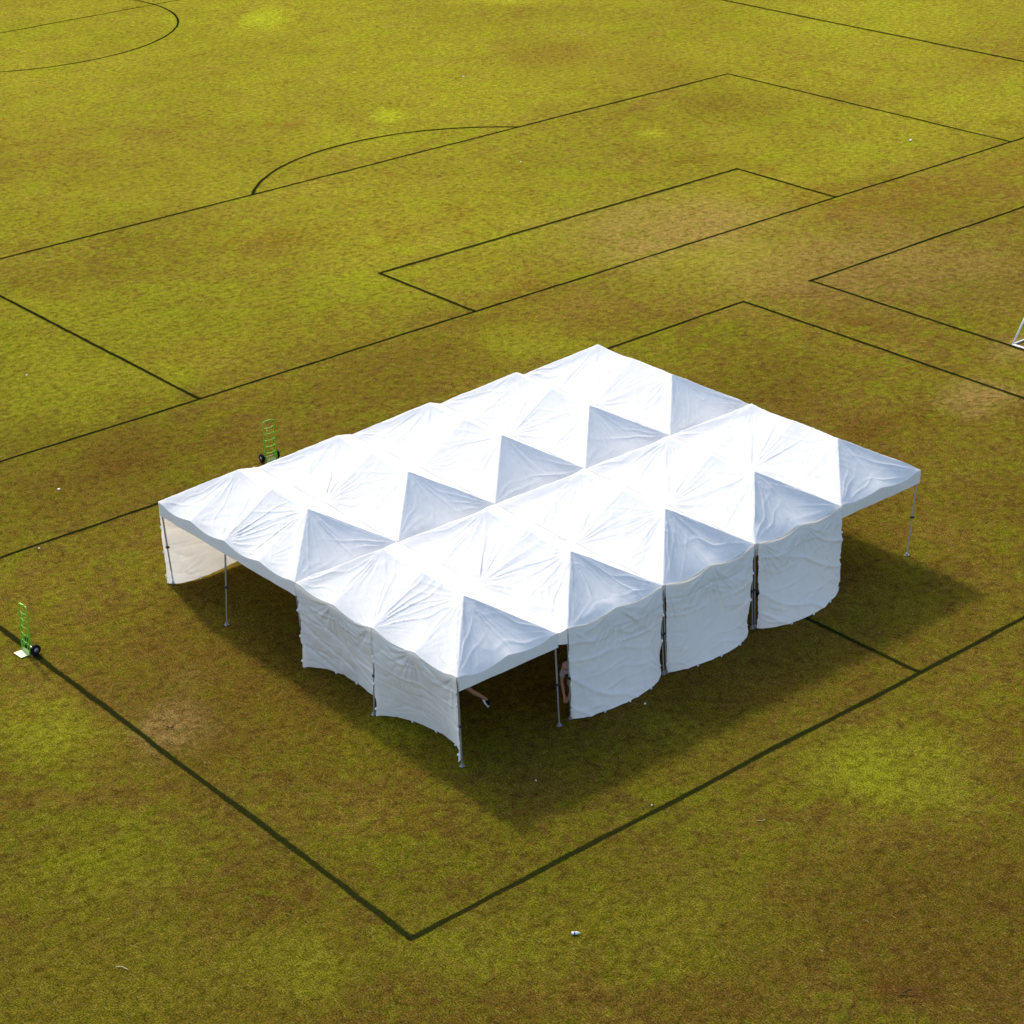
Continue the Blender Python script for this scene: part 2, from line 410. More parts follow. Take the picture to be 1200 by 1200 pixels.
class Tent:
    def __init__(self, i, row, seed, P=None):
        self.i, self.row, self.seed = i, row, seed
        g = 0.007
        x0, x1 = i * GX + g, (i + 1) * GX - g
        y0, y1 = row * LT + (g if row else 0), (row + 1) * LT - (0 if row else g)
        self.P = P or [(x0, y0), (x1, y0), (x0, y1), (x1, y1)]
        rs = random.Random(seed)
        self.pk = [PEAK + rs.uniform(-.04, .05), PEAK + rs.uniform(-.04, .05)]
        self.sag = [rs.uniform(.07, .13) if n else 0 for n in [1] * 12]
        inner = lambda: .035
        if i > 0: self.sag[0:4] = [inner() for _ in range(4)]
        if i < 4: self.sag[4:8] = [inner() for _ in range(4)]
        if row == 1: self.sag[8:10] = [inner(), inner()]
        self.sag[10:12] = [inner(), inner()]
    def plan(self, s, t):
        P = self.P
        x = (P[0][0] * (1 - s) + P[1][0] * s) * (1 - t) + (P[2][0] * (1 - s) + P[3][0] * s) * t
        y = (P[0][1] * (1 - s) + P[1][1] * s) * (1 - t) + (P[2][1] * (1 - s) + P[3][1] * s) * t
        return x, y
    def side_sag(self, t, side):       # sag of the long eaves between posts and truss joints
        k = np.clip((t * 8).astype(int) // 2, 0, 3)
        amp = np.array(self.sag)[k + 4 * side]
        p = (t * 4) % 1.0
        return amp * np.sin(np.pi * p) ** 1.15
    def end_sag(self, s, end):
        k = np.clip((s * 2).astype(int), 0, 1)
        amp = np.array(self.sag)[8 + 2 * end + k] * 0.95
        return amp * np.sin(np.pi * ((s * 2) % 1.0)) ** 1.15
    def height(self, s, t):
        seed = self.seed
        a = 1 - np.abs(2 * s - 1)
        d = np.minimum(t, 1 - t) * 4
        b = np.minimum(d, 1.0)
        h0 = np.minimum(a, b)
        pk = np.where(t < .25, self.pk[0], np.where(t > .75, self.pk[1], self.pk[0] + (self.pk[1] - self.pk[0]) * (t - .25) * 2))
        h = pk * h0
        side = a <= b
        hipf = sstep(np.abs(a - d), 0.0, .30)
        # eave sag
        sg = np.where(s < .5, self.side_sag(t, 0), self.side_sag(t, 1)) * np.exp(-a * 4.5)
        se = np.where(t < .5, self.end_sag(s, 0), self.end_sag(s, 1)) * np.exp(-d * 4.5)
        h = h - np.where(side, sg, se) * hipf
        # bellies of the facets
        prof = a * (1.15 - a) * 3
        h = h - np.where(side, (0.034 * np.abs(np.sin(2 * np.pi * t)) + 0.012 * np.abs(np.sin(4 * np.pi * t))) * prof * hipf, 0)
        q = np.clip(np.abs(2 * s - 1) / np.maximum(1 - b, 1e-3), 0, 1)
        h = h - np.where(side, 0, 0.06 * (1 - q * q) * 4 * b * (1 - b))
        # ridge dips between peaks and the middle purlin
        h = h - np.where((t > .25) & (t < .75), 0.035 * np.abs(np.sin(4 * np.pi * (t - .25))) * sstep(a, .6, 1.0), 0)
        # creases that radiate from posts, middle posts and peaks
        X, Y = s * GX, t * LT
        wr = np.zeros_like(X)
        anchors = [(0, 0, 1), (GX, 0, 1), (0, LT, 1), (GX, LT, 1), (0, LT / 2, 1.1), (GX, LT / 2, 1.1), (GX / 2, LT / 4, .9), (GX / 2, 3 * LT / 4, .9),
                   (0, LT / 4, .45), (GX, LT / 4, .45), (0, 3 * LT / 4, .45), (GX, 3 * LT / 4, .45)]
        for n, (ax, ay, k) in enumerate(anchors):
            dx, dy = X - ax, Y - ay
            r = np.hypot(dx, dy); th = np.arctan2(dy, dx)
            th = th + 0.06 * noise1(r * 2.3 + seed + n * 7)
            p1 = (1 - np.abs(noise1(th * 5.0 + seed * 3 + n * 17))) ** 5
            p2 = (1 - np.abs(noise1(th * 11.0 + seed + n * 31))) ** 4
            lenm = 0.55 + 0.9 * hash1(np.floor(th * 5.0) + seed + n * 5.1)
            k = k * (.35 + 1.0 * float(hash1(np.array(seed * 1.7 + n * 3.3))))
            wr += k * (p1 * np.exp(-(r / lenm) ** 2 * .8) + 0.55 * p2 * np.exp(-(r / .75) ** 2)) * sstep(r, .05, .45)
        h = h + 0.028 * wr * sstep(h0, -.01, .10)
        rot = 0.6 + seed % 5 * .2
        u = X * math.cos(rot) + Y * math.sin(rot); v = -X * math.sin(rot) + Y * math.cos(rot)
        h = h + (0.007 * fbm(u * 1.6, v * 2.4, 3, seed) + 0.007 * (1 - np.abs(fbm(u * .8 + 3, v * 3.2, 2, seed + 8)) * 2.2).clip(0, 1) ** 6 + 0.003 * fbm(X * 9, Y * 6, 2, seed + 4)) * sstep(h0, -.01, .12)
        return h

tents = {}
lab = {
 (0, 0): 'white canopy tent at the near corner, front end open, two walls on its left side',
 (1, 0): 'white canopy tent beside the open corner one, first with a front wall, person bent there',
 (2, 0): 'white canopy tent in the middle of the front row, second of three front walls',
 (3, 0): 'white canopy tent whose front wall hangs next to the open right end bay',
 (4, 0): 'white canopy tent at the right corner, open beneath, one bare post on sunlit grass',
 (0, 1): 'white canopy tent at the far left corner, open side, cream backlit wall inside',
 (1, 1): 'white canopy tent second from left in the back row, before a green hand truck',
 (2, 1): 'white canopy tent in the middle of the back row',
 (3, 1): 'white canopy tent in the back row, left neighbour of the topmost farthest one',
 (4, 1): 'white canopy tent at the top corner of the block, farthest from the camera',
}
def foot_plate(bm, x, y):
    add_box(bm, (x, y, .012), (.11, .09, .016))
    add_box(bm, (x, y, .045), (.06, .06, .05))

def add_leg(parent, o, top, foot):
    bm = bmesh.new()
    mid = [top[k] * .46 + foot[k] * .54 for k in range(2)] + [1.06]
    add_tube(bm, [(top[0], top[1], EAVE - .02), tuple(mid)], .027, 4)
    add_tube(bm, [tuple(mid), (foot[0], foot[1], .02)], .022, 4)
    leg = to_obj('leg', bm, M_alu, parent)
    bm = bmesh.new()
    add_box(bm, (mid[0], mid[1], mid[2]), (.064, .064, .06))
    add_tube(bm, [(mid[0] + .02, mid[1] - .02, mid[2]), (mid[0] + .05, mid[1] - .05, mid[2])], .012, 6)
    to_obj('joint_clamp', bm, M_plastic, leg)
    bm = bmesh.new(); foot_plate(bm, foot[0], foot[1])
    to_obj('foot_plate', bm, M_alu, leg)
    return leg

def scissor(bm, a, b, n=2):
    """crossed bars under an eave from a to b"""
    a, b = Vector(a), Vector(b)
    for k in range(n):
        p = a.lerp(b, k / n); q = a.lerp(b, (k + 1) / n)
        dz = Vector((0, 0, .36))
        add_tube(bm, [p - Vector((0, 0, .03)), q - dz], .011, 4)
        add_tube(bm, [p - dz, q - Vector((0, 0, .03))], .011, 4)

def build_tent(i, row):
    seed = 11.3 * i + 57.9 * row + 3
    P = None
    g = .007
    if (i, row) == (0, 0): P = [(0, 0), (2.86, -.02), (g, LT - g), (GX - g, LT - g)]
    if (i, row) == (1, 0): P = [(3.17, -.02), (2 * GX - g, 0), (GX + g, LT - g), (2 * GX - g, LT - g)]
    T = Tent(i, row, seed, P)
    cxy = T.plan(.5, .5)
    root = empty('canopy_tent', (cxy[0], cxy[1], 0))
    tag(root, lab[(i, row)], 'canopy tent', 'white canopy tents joined in two rows')
    inner = empty  # noqa
    ox = np.array([cxy[0], cxy[1], 0])
    ns, nt_ = 112, 224
    s = np.linspace(0, 1, ns + 1); t = np.linspace(0, 1, nt_ + 1)
    S, TT = np.meshgrid(s, t, indexing='ij'); S = S.ravel(); TT = TT.ravel()
    h = T.height(S, TT)
    px, py = T.plan(S, TT)
    co = np.stack([px, py, EAVE + h], 1) - ox
    nv = nt_ + 1
    tris = []
    for a_ in range(ns):
        for b_ in range(nt_):
            v00 = a_ * nv + b_; v10 = v00 + nv; v11 = v10 + 1; v01 = v00 + 1
            if (a_ < ns // 2) == ((b_ // (nt_ // 4)) % 2 == 0): tris += [(v00, v10, v11), (v00, v11, v01)]
            else: tris += [(v00, v10, v01), (v10, v11, v01)]
    me = bpy.data.meshes.new('canopy'); me.from_pydata(co.tolist(), [], tris)
    me.polygons.foreach_set('use_smooth', [True] * len(me.polygons)); me.update()
    canopy = link('canopy', me, M_roof, root)
    # valance: four strips hanging from the eave
    bmv, bmf = [], []
    per = [(k / ns, 0.0) for k in range(ns)] + [(1.0, k / nt_) for k in range(nt_)] + [(1 - k / ns, 1.0) for k in range(ns)] + [(0.0, 1 - k / nt_) for k in range(nt_)]
    per = np.array(per); n = len(per)
    hx, hy = T.plan(per[:, 0], per[:, 1]); hz = EAVE + T.height(per[:, 0], per[:, 1])
    nx = np.where(per[:, 0] >= 1, 1., 0) - np.where(per[:, 0] <= 0, 1., 0)
    ny = np.where(per[:, 1] >= 1, 1., 0) - np.where(per[:, 1] <= 0, 1., 0)
    arcl = np.arange(n) * .0275
    rows = 7
    for k in range(rows):
        f = k / (rows - 1)
        outw = .006 + .010 * f * noise1(arcl * 2.2 + seed) * (0.3 + f)
        walled = np.zeros(n, bool)
        if row == 0 and i in (1, 2, 3): walled |= per[:, 1] <= 0
        if row == 0 and i == 0: walled |= per[:, 0] <= 0
        if row == 1 and i == 0: walled |= per[:, 1] >= 1
        outw = np.where(walled, .004 - .075 * f, outw)
        outer = np.ones(n)
        zz = hz * (1 - f) + (EAVE - VAL + .012 * noise1(arcl * 1.3 + seed * 2)) * f
        bmv.append(np.stack([hx + nx * outw * outer * (1 if k else .0), hy + ny * outw * outer * (1 if k else .0), zz], 1) - ox)
    V = np.concatenate(bmv)
    for k in range(rows - 1):
        for m in range(n):
            bmf.append((k * n + m, (k + 1) * n + m, (k + 1) * n + (m + 1) % n, k * n + (m + 1) % n))
    me = bpy.data.meshes.new('valance'); me.from_pydata(V.tolist(), [], bmf)
    me.polygons.foreach_set('use_smooth', [True] * len(me.polygons)); me.update()
    link('valance', me, M_roof, canopy)
    # legs
    for a in (0, 1):
        for b in (0, 1, 2):
            sx, ty = (.012, .988)[a], (.008, .5, .992)[b]
            tx, tyy = T.plan(sx, ty)
            key = (i + a, row * 2 + b)
            fx, fy = tx, tyy
            if row == 0 and b == 0 and i == 0 and a == 1: fx, fy = FOOT[(1, 0, 'r')]
            elif row == 0 and b == 0 and i == 1 and a == 0: fx, fy = FOOT[(1, 0, 'l')]
            elif key in FOOT and not (row == 1 and b == 0 and i == 0):
                d = .045 if a == 0 and i > 0 else (-.045 if i + a < 5 and a == 1 else 0)
                fx, fy = FOOT[key][0] + d, FOOT[key][1]
            elif row == 1 and b == 0 and i == 0 and a == 0: fx, fy = .17, 6.12
            add_leg(root, T, (tx - ox[0], tyy - ox[1]), (fx - ox[0], fy - ox[1]))
    # scissor trusses and the peak frame
    bm = bmesh.new()
    e = .03
    cs = [T.plan(e, e / 2), T.plan(1 - e, e / 2), T.plan(1 - e, .5), T.plan(1 - e, 1 - e / 2), T.plan(e, 1 - e / 2), T.plan(e, .5)]
    for p, q in zip(cs, cs[1:] + cs[:1]):
        scissor(bm, (p[0] - ox[0], p[1] - ox[1], EAVE - .06), (q[0] - ox[0], q[1] - ox[1], EAVE - .06))
    for tq, pkv in ((.25, T.pk[0]), (.75, T.pk[1])):
        c = T.plan(.5, tq)
        top = Vector((c[0] - ox[0], c[1] - ox[1], EAVE + pkv - .10))
        add_tube(bm, [top, top - Vector((0, 0, .75))], .02, 6)
        for sx, ty in ((e, tq), (1 - e, tq), (.5, .5), (.5, e if tq < .5 else 1 - e)):
            q = T.plan(sx, ty)
            add_tube(bm, [top - Vector((0, 0, .55)), (q[0] - ox[0], q[1] - ox[1], EAVE - .25)], .011, 4)
    to_obj('truss_frame', bm, M_alu, root)
    tents[(i, row)] = (T, root, ox)

for row in (0, 1):
    for i in range(5):
        build_tent(i, row)

def side_wall(key, A, B, topfun, nrm, bulge, seed, pw=.65, skew=0.0, raise_=.03, edgeL=0.0, edgeR=0.0, tiltL=0.0, tiltR=0.0, zL=0., zR=0.):
    """fabric panel hung from the eave between A and B; nrm is the way the wind pushes it"""
    T, root, ox = tents[key]
    A, B, nrm = np.array(A), np.array(B), np.array(nrm)
    ln = np.linalg.norm(B - A); ax = (B - A) / ln
    nu, nv = 97, 77
    p = np.linspace(0, 1, nu); q = np.linspace(0, 1, nv)
    Pm, Q = np.meshgrid(p, q, indexing='ij'); Pm = Pm.ravel(); Q = Q.ravel()
    ztop = topfun(Pm) + .004
    shp = np.sin(np.pi * np.clip(Pm, 0, 1) ** (1 + skew)) ** pw
    d = bulge * shp * Q ** 1.35
    zbot = raise_ + zL * (1 - Pm) ** 2 + zR * Pm ** 2 + .05 * abs(bulge) * shp
    z = ztop * (1 - Q) + zbot * Q
    H = ztop - z
    # storage folds, level across the cloth
    for k, f in enumerate((.42, .86, 1.30, 1.74)):
        zz = H - f - .018 * noise1(Pm * 1.4 + seed + k * 9)
        d = d + .020 * np.exp(-(zz / .026) ** 2) * (0.6 + .4 * noise1(Pm * 3.1 + seed + k * 5)) * np.sign(hash1(np.array(seed + k)) - .35)
    # creases fanning from the top corners and the truss joint
    U, Wd = Pm * ln, H
    for n, (au, aw, k) in enumerate(((0, 0, 1), (ln, 0, 1), (ln / 2, .0, 1.2), (0, 2.2, .6), (ln, 2.2, .6))):
        dx, dy = U - au, Wd - aw
        r = np.hypot(dx, dy); th = np.arctan2(dy, dx)
        d = d + .055 * k * (1 - np.abs(noise1(th * 5 + seed + n * 11))) ** 4 * sstep(r, .08, .5) * np.exp(-(r / .85) ** 2)
    d = d + .11 * fbm(U * .75 + seed, Wd * .5, 3, seed) * sstep(Q, 0, .5)
    lf = U * .55 - Wd * .95 + .25 * noise1(Wd * 1.3 + seed)
    d = d + .042 * (1 - np.abs(noise1(lf * 1.5 + seed * 1.9))) ** 5 * sstep(Q, .05, .4) + (.012 * fbm(U * 4, Wd * 4, 3, seed + 2) + .02 * (1 - np.abs(fbm(U * 1.1 + Wd * .8, Wd * 2.2 - U * .5, 2, seed + 6)) * 2.4).clip(0, 1) ** 5) * sstep(Q, 0.02, .2)
    # loose edges between the ties
    sh = edgeL * np.abs(np.sin(np.pi * 3 * Q)) * np.exp(-Pm * 9) * sstep(Q, .1, .35) + edgeR * np.abs(np.sin(np.pi * 3 * Q + .4)) * np.exp(-(1 - Pm) * 9) * sstep(Q, .1, .35)
    sh = sh + tiltL * Q ** 1.5 * np.exp(-Pm * 5) + tiltR * Q ** 1.5 * np.exp(-(1 - Pm) * 5)
    base = A[None, :] + ax[None, :] * (Pm * ln + sh)[:, None]
    out0 = .022
    outn = np.array([-ax[1], ax[0]]); 
    # outward (away from the tent) offset at the top so that it lies over the valance
    cen = np.array([ox[0], ox[1]])
    if np.dot(outn, (A + B) / 2 - cen) < 0: outn = -outn
    keep = out0 * np.exp(-Q * 0.0)
    xy = base + outn[None, :] * keep[:, None] + nrm[None, :] * (d * (1 - 0 * Q))[:, None]
    co = np.concatenate([xy, z[:, None]], 1) - ox
    me = grid_mesh('side_wall', co, nu, nv)
    wall = link('side_wall', me, M_wall, root)
    # white tie tags along the hem
    def tie(k, sz):
        c = co[k]
        bm = bmesh.new()
        add_tube(bm, [(c[0], c[1], c[2] + sz * .5), (c[0] + outn[0] * sz * .5, c[1] + outn[1] * sz * .5, c[2]), (c[0], c[1], c[2] - sz * .6)], sz * .32, 6)
        to_obj('tie_strap', bm, M_tie, wall)
    for pp in (.27, .52, .78): tie(int(pp * (nu - 1)) * nv + nv - 1, .055)
    for pp in (0.0, 1.0):
        for qq in (.32, .62, .92): tie(int(round(pp * (nu - 1))) * nv + int(qq * (nv - 1)), .06)
    return wall

def gutter():
    """rain gutter cloth bridging the open gap between the corner tent and its neighbour"""
    Ta, Tb = tents[(0, 0)][0], tents[(1, 0)][0]; _, root, ox = tents[(1, 0)]
    nu, nv = 90, 9
    co = []
    for k in range(nu):
        t = .002 + .99 * k / (nu - 1)
        ta = np.array([t])
        xa, ya = Ta.plan(1.0, t); xb, yb = Tb.plan(0.0, t)
        za = EAVE + Ta.height(np.array([1.0]), ta)[0]; zb = EAVE + Tb.height(np.array([0.0]), ta)[0]
        for m in range(nv):
            f = m / (nv - 1)
            co.append((xa - .01 + (xb - xa + .02) * f, ya + (yb - ya) * f + .012, za + (zb - za) * f + .002 - .035 * math.sin(math.pi * f) * (1 - .7 * t)))
    co = np.array(co) - ox
    g = link('rain_gutter', grid_mesh('rain_gutter', co, nu, nv), M_wall, root)
    top = co[:nv]
    fl = np.concatenate([top + np.array([0, -.004, .0]), top * np.array([1, 1, 0]) + np.array([0, -.01, EAVE - .30]) + np.stack([np.zeros(nv), np.zeros(nv), -.10 * np.linspace(0, 1, nv)], 1)])
    link('end_flap', grid_mesh('end_flap', fl, 2, nv), M_wall, g)
gutter()

def end_top(key):
    T = tents[key][0]
    return lambda p: EAVE + T.height(p, np.zeros_like(p))
def left_top(key, t0, t1):
    T = tents[key][0]
    return lambda p: EAVE + T.height(np.zeros_like(p), t0 + (t1 - t0) * p)
# three walls on the front ends (they billow outwards)
side_wall((1, 0), (3.19, 0), (2 * GX - .05, 0), end_top((1, 0)), (0, -1), .42, 1.7, .6, edgeR=-.05, raise_=.02)
side_wall((2, 0), (2 * GX + .07, 0), (3 * GX - .06, 0), end_top((2, 0)), (0, -1), .42, 5.2, .6, edgeR=-.06, tiltR=-.18, raise_=.02)
side_wall((3, 0), (3 * GX + .10, 0), (4 * GX + .02, 0), end_top((3, 0)), (0, -1), .46, 9.1, .6, edgeR=.05, raise_=.02)
# two walls on the long left side of the corner tent (pushed inwards)
side_wall((0, 0), (0, 3.02), (0, .02), left_top((0, 0), .5, .004), (1, 0), .50, 3.3, .6, edgeL=.03, raise_=.05, tiltR=-.05, zR=.12)
side_wall((0, 0), (0, LT - .03), (0, 3.04), left_top((0, 0), .994, .503), (1, 0), .50, 7.7, .6, edgeL=.05, raise_=.05)
# the one wall seen from inside at the far left corner
T01 = tents[(0, 1)][0]
side_wall((0, 1), (.03, 2 * LT - .0), (GX - .03, 2 * LT - .0), lambda p: EAVE + T01.height(p, np.ones_like(p)), (0, -1), .42, 2.9, .8, skew=-.3, raise_=.0, zR=.16)

# ----------------------------------------------------------------- hand truck
def hand_truck(loc, rz, label, lean):
    root = empty('hand_truck', loc, rz)
    root['label'] = label; root['category'] = 'hand truck'; root['group'] = 'green hand trucks standing on the grass'
    # local: toe plate points to -y, wheels behind at +y, upright along z
    bm = bmesh.new()
    hw = .185
    H = 1.30
    for sx in (-1, 1):
        add_tube(bm, [(sx * hw, 0, .03), (sx * hw, .02, .5), (sx * hw, .05, H - .12), (sx * hw * .92, .05, H - .03), (sx * hw * .62, .05, H)], .019, 8)
    add_tube(bm, [(-hw * .64, .05, H), (hw * .64, .05, H)], .019, 8)
    fr = to_obj('frame', bm, M_green, root, True)
    for z in (.30, .50, .70, .90, 1.08):
        bm = bmesh.new()
        add_tube(bm, [(-hw, .02 + .03 * z, z), (0, -.012 + .03 * z, z - .01), (hw, .02 + .03 * z, z)], .014, 6)
        to_obj('cross_bar', bm, M_green, root, True)
    bm = bmesh.new()
    for sx in (-1, 1):
        add_tube(bm, [(sx * hw * .4, .005, .06), (sx * hw * .4, .04, 1.0)], .011, 6)
        add_tube(bm, [(sx * hw, .02, .42), (sx * hw, .14, .15)], .014, 6)
        add_box(bm, (sx * hw, .08, .15), (.012, .13, .10))
    to_obj('brace', bm, M_green, root)
    bm = bmesh.new()
    add_box(bm, (0, -.12, .016), (.36, .25, .012))
    add_box(bm, (0, .0, .07), (.30, .012, .11))
    bmesh.ops.bevel(bm, geom=bm.edges[:], offset=.004, segments=1, affect='EDGES')
    to_obj('toe_plate', bm, M_lime, root)
    bm = bmesh.new()
    add_tube(bm, [(-.28, .13, .135), (.28, .13, .135)], .012, 8)
    to_obj('axle', bm, M_alu, root)
    for sx in (-1, 1):
        Mx = Matrix.Translation((sx * .25, .13, .135)) @ Matrix.Rotation(R(90), 4, 'Y')
        bm = bmesh.new()
        add_lathe(bm, [(.075, -.035), (.115, -.042), (.132, -.025), (.135, 0), (.132, .025), (.115, .042), (.075, .035)], Mx, 24)
        wh = to_obj('wheel', bm, M_rubber, root, True)
        bm = bmesh.new()
        add_lathe(bm, [(.02, -.05), (.03, -.045), (.074, -.030), (.076, 0), (.074, .030), (.03, .045), (.02, .05)], Mx, 16)
        to_obj('hub', bm, M_hub, wh, True)
    root.rotation_euler = (lean, 0, rz)
    return root
hand_truck((-4.49, 11.34, .0), R(-88), 'lime green hand truck standing on the dark line at the left edge, wheels showing', R(-1.5))
hand_truck((6.38, 16.53, .0), R(-4), 'lime green hand truck half hidden behind the white tent roofs, back turned', R(1.0))

# ----------------------------------------------------------------------- goal
gb = empty('football_goal', (29.05, 7.3, 0), PHI)
tag(gb, 'white tubular football goal cut by the right edge, back bar on the dark line', 'goal')
gw, gd, gh = 3.66, 1.25, 1.83
bm = bmesh.new()
add_tube(bm, [(gd, 0, 0.03), (gd, 0, gh), (gd, -gw, gh), (gd, -gw, 0.03)], .045, 10)
to_obj('goal_mouth', bm, M_white, gb, True)
bm = bmesh.new()
add_tube(bm, [(gd, 0, .035), (0, 0, .035), (0, -gw, .035), (gd, -gw, .035)], .035, 8)
to_obj('ground_bar', bm, M_white, gb, True)
for yy in (0, -gw):
    bm = bmesh.new()
    add_tube(bm, [(0, yy, .05), (gd, yy, gh)], .035, 8)
    to_obj('slanted_bar', bm, M_white, gb, True)

# --------------------------------------------------------------------- people
M_skin = simple('skin', (0.36, 0.165, 0.085), 0.55, var=.06)
M_skin2 = simple('flushed_skin', (0.40, 0.18, 0.12), 0.55, var=.06)
M_hair = simple('dark_hair', (0.02, 0.012, 0.008), 0.6)
M_red = simple('red_hair', (0.16, 0.03, 0.02), 0.6)
M_navy = simple('navy_cloth', (0.012, 0.014, 0.03), 0.8)
M_grey = simple('grey_cloth', (0.32, 0.33, 0.35), 0.85)
M_black = simple('black_cloth', (0.012, 0.012, 0.012), 0.8)
M_pink = simple('pink_cap', (0.42, 0.24, 0.22), 0.8)

def skin_mesh(name, verts, edges, radii, mat, parent, root=0, sub=2):
    me = bpy.data.meshes.new(name)
    me.from_pydata([tuple(v) for v in verts], edges, [])
    o = link(name, me, None, parent)
    md = o.modifiers.new('Skin', 'SKIN'); md.use_smooth_shade = True
    for k, r in enumerate(radii):
        sv = me.skin_vertices[0].data[k]
        sv.radius = r if isinstance(r, tuple) else (r, r)
        sv.use_root = (k == root)
    ss = o.modifiers.new('Sub', 'SUBSURF'); ss.levels = sub; ss.render_levels = sub
    bpy.context.view_layer.update()
    dg = bpy.context.evaluated_depsgraph_get()
    new = bpy.data.meshes.new_from_object(o.evaluated_get(dg))
    o.modifiers.clear()
    o.data = new
    bpy.data.meshes.remove(me)
    new.name = name
    new.materials.clear(); new.materials.append(mat)
    for p in new.polygons: p.use_smooth = True
    return o

def build_person(loc, rz, J, label, mats, cap=False):
    root = empty('person', loc, rz)
    tag(root, label, 'person')
    V, E, Rr = [], [], []
    idx = {}
    def add(n, p, r, par=None):
        idx[n] = len(V); V.append(Vector(p)); Rr.append(r)
        if par is not None: E.append((idx[par], idx[n]))
    pel = Vector(J['pelvis']); ch = Vector(J['chest']); nk = Vector(J['neck']); hd = Vector(J['head'])
    add('pelvis', pel, .125)
    add('waist', pel.lerp(ch, .5), .115, 'pelvis')
    add('chest', ch, .135, 'waist')
    add('upper', ch.lerp(nk, .55), .105, 'chest')
    add('neck', nk, .055, 'upper')
    add('jaw', nk.lerp(hd, .45), .07, 'neck')
    add('head', hd, .098, 'jaw')
    dh = (hd - nk).normalized()
    add('crown', hd + dh * .09, .07, 'head')
    for sd in 'LR':
        sh, el, wr_ = Vector(J['sh' + sd]), Vector(J['el' + sd]), Vector(J['wr' + sd])
        add('sh' + sd, sh, .062, 'upper'); add('ua' + sd, sh.lerp(el, .5), .048, 'sh' + sd)
        add('el' + sd, el, .041, 'ua' + sd); add('fa' + sd, el.lerp(wr_, .35), .041, 'el' + sd); add('wr' + sd, wr_, .027, 'fa' + sd)
        d = (wr_ - el).normalized()
        palm = wr_ + d * .07
        add('pm' + sd, palm, (.038, .022), 'wr' + sd)
        side = d.cross(Vector((0, 0, 1)))
        if side.length < .1: side = d.cross(Vector((1, 0, 0)))
        side.normalize()
        for k, (o_, l_) in enumerate(((-.03, .07), (-.01, .082), (.01, .078), (.03, .06))):
            b = palm + side * o_ + d * .025
            add('f%d%s' % (k, sd), b, .011, 'pm' + sd)
            add('g%d%s' % (k, sd), b + d * l_ * .5 + Vector((0, 0, -.004)), .009, 'f%d%s' % (k, sd))
            add('h%d%s' % (k, sd), b + d * l_ * .9 + side.cross(d) * .02, .008, 'g%d%s' % (k, sd))
        add('th' + sd, wr_ + d * .04 - side * .045, .012, 'wr' + sd)
        add('ti' + sd, wr_ + d * .085 - side * .06, .010, 'th' + sd)
        hp, kn, an, to = (Vector(J[n + sd]) for n in ('hp', 'kn', 'an', 'to'))
        add('hp' + sd, hp, .10, 'pelvis'); add('tl' + sd, hp.lerp(kn, .45), .082, 'hp' + sd)
        add('kn' + sd, kn, .057, 'tl' + sd); add('cf' + sd, kn.lerp(an, .3), .058, 'kn' + sd)
        add('an' + sd, an, .036, 'cf' + sd); add('to' + sd, an.lerp(to, .8), .034, 'an' + sd)
    skin_mesh('body', V, E, Rr, mats['skin'], root)
    # face
    fw = Vector(J.get('face', (0, -1, 0))).normalized()
    rt = fw.cross(dh).normalized()
    bm = bmesh.new()
    for s_ in (-1, 1):
        Mx = Matrix.Translation(hd + fw * .085 + rt * s_ * .034 + dh * .01) @ Matrix.Scale(.013, 4)
        bmesh.ops.create_icosphere(bm, subdivisions=1, radius=1, matrix=Mx)
    to_obj('eyes', bm, M_black, root, True)
    bm = bmesh.new()
    add_tube(bm, [hd + fw * .088 + dh * .012, hd + fw * .112 - dh * .025, hd + fw * .09 - dh * .032], [.008, .015, .010], 6)
    for s_ in (-1, 1):
        add_tube(bm, [hd + rt * s_ * .088 + dh * .025, hd + rt * s_ * .102, hd + rt * s_ * .088 - dh * .03], [.012, .016, .010], 6)
    to_obj('nose_and_ears', bm, mats['skin'], root, True)
    # hair as a shaped cap over skull and nape
    bk = -fw
    skin_mesh('hair', [hd + dh * .10 + fw * .03, hd + dh * .085 + bk * .05, hd + bk * .075 + dh * .0, hd + bk * .07 - dh * .09],
              [(0, 1), (1, 2), (2, 3)], [.062, .082, .075, .045], mats['hair'], root, 1)
    if cap:
        bm = bmesh.new()
        q = dh.to_track_quat('Z', 'Y').to_matrix().to_4x4()
        add_lathe(bm, [(.112, .03), (.114, .07), (.10, .125), (.06, .165), (.015, .178)], Matrix.Translation(hd) @ q, 18)
        c = hd + dh * .045 + fw * .13
        vs = [c + rt * a_ + fw * b_ for a_, b_ in ((-.09, -.05), (-.08, .05), (0, .085), (.08, .05), (.09, -.05))]
        for z_ in (0, .012):
            f_ = bm.faces.new([bm.verts.new(v + dh * z_) for v in vs])
        to_obj('cap', bm, mats['cap'], root, True)
    # shirt with sleeves
    sv = [pel.lerp(ch, .1), pel.lerp(ch, .5), ch, ch.lerp(nk, .55), ch.lerp(nk, .82)]
    se = [(0, 1), (1, 2), (2, 3), (3, 4)]; sr = [.142, .135, .155, .125, .075]
    skin_mesh('shirt', sv, se, sr, mats['shirt'], root, 2)
    for sd in 'LR':
        sh, el = Vector(J['sh' + sd]), Vector(J['el' + sd])
        skin_mesh('sleeve', [ch.lerp(nk, .5).lerp(sh, .5), sh, sh.lerp(el, .45), sh.lerp(el, .72)], [(0, 1), (1, 2), (2, 3)], [.09, .082, .068, .064], mats['sleeve'], root, 1)
    pv = [pel.lerp(ch, .22), pel]; pe = [(0, 1)]; pr = [.138, .145]
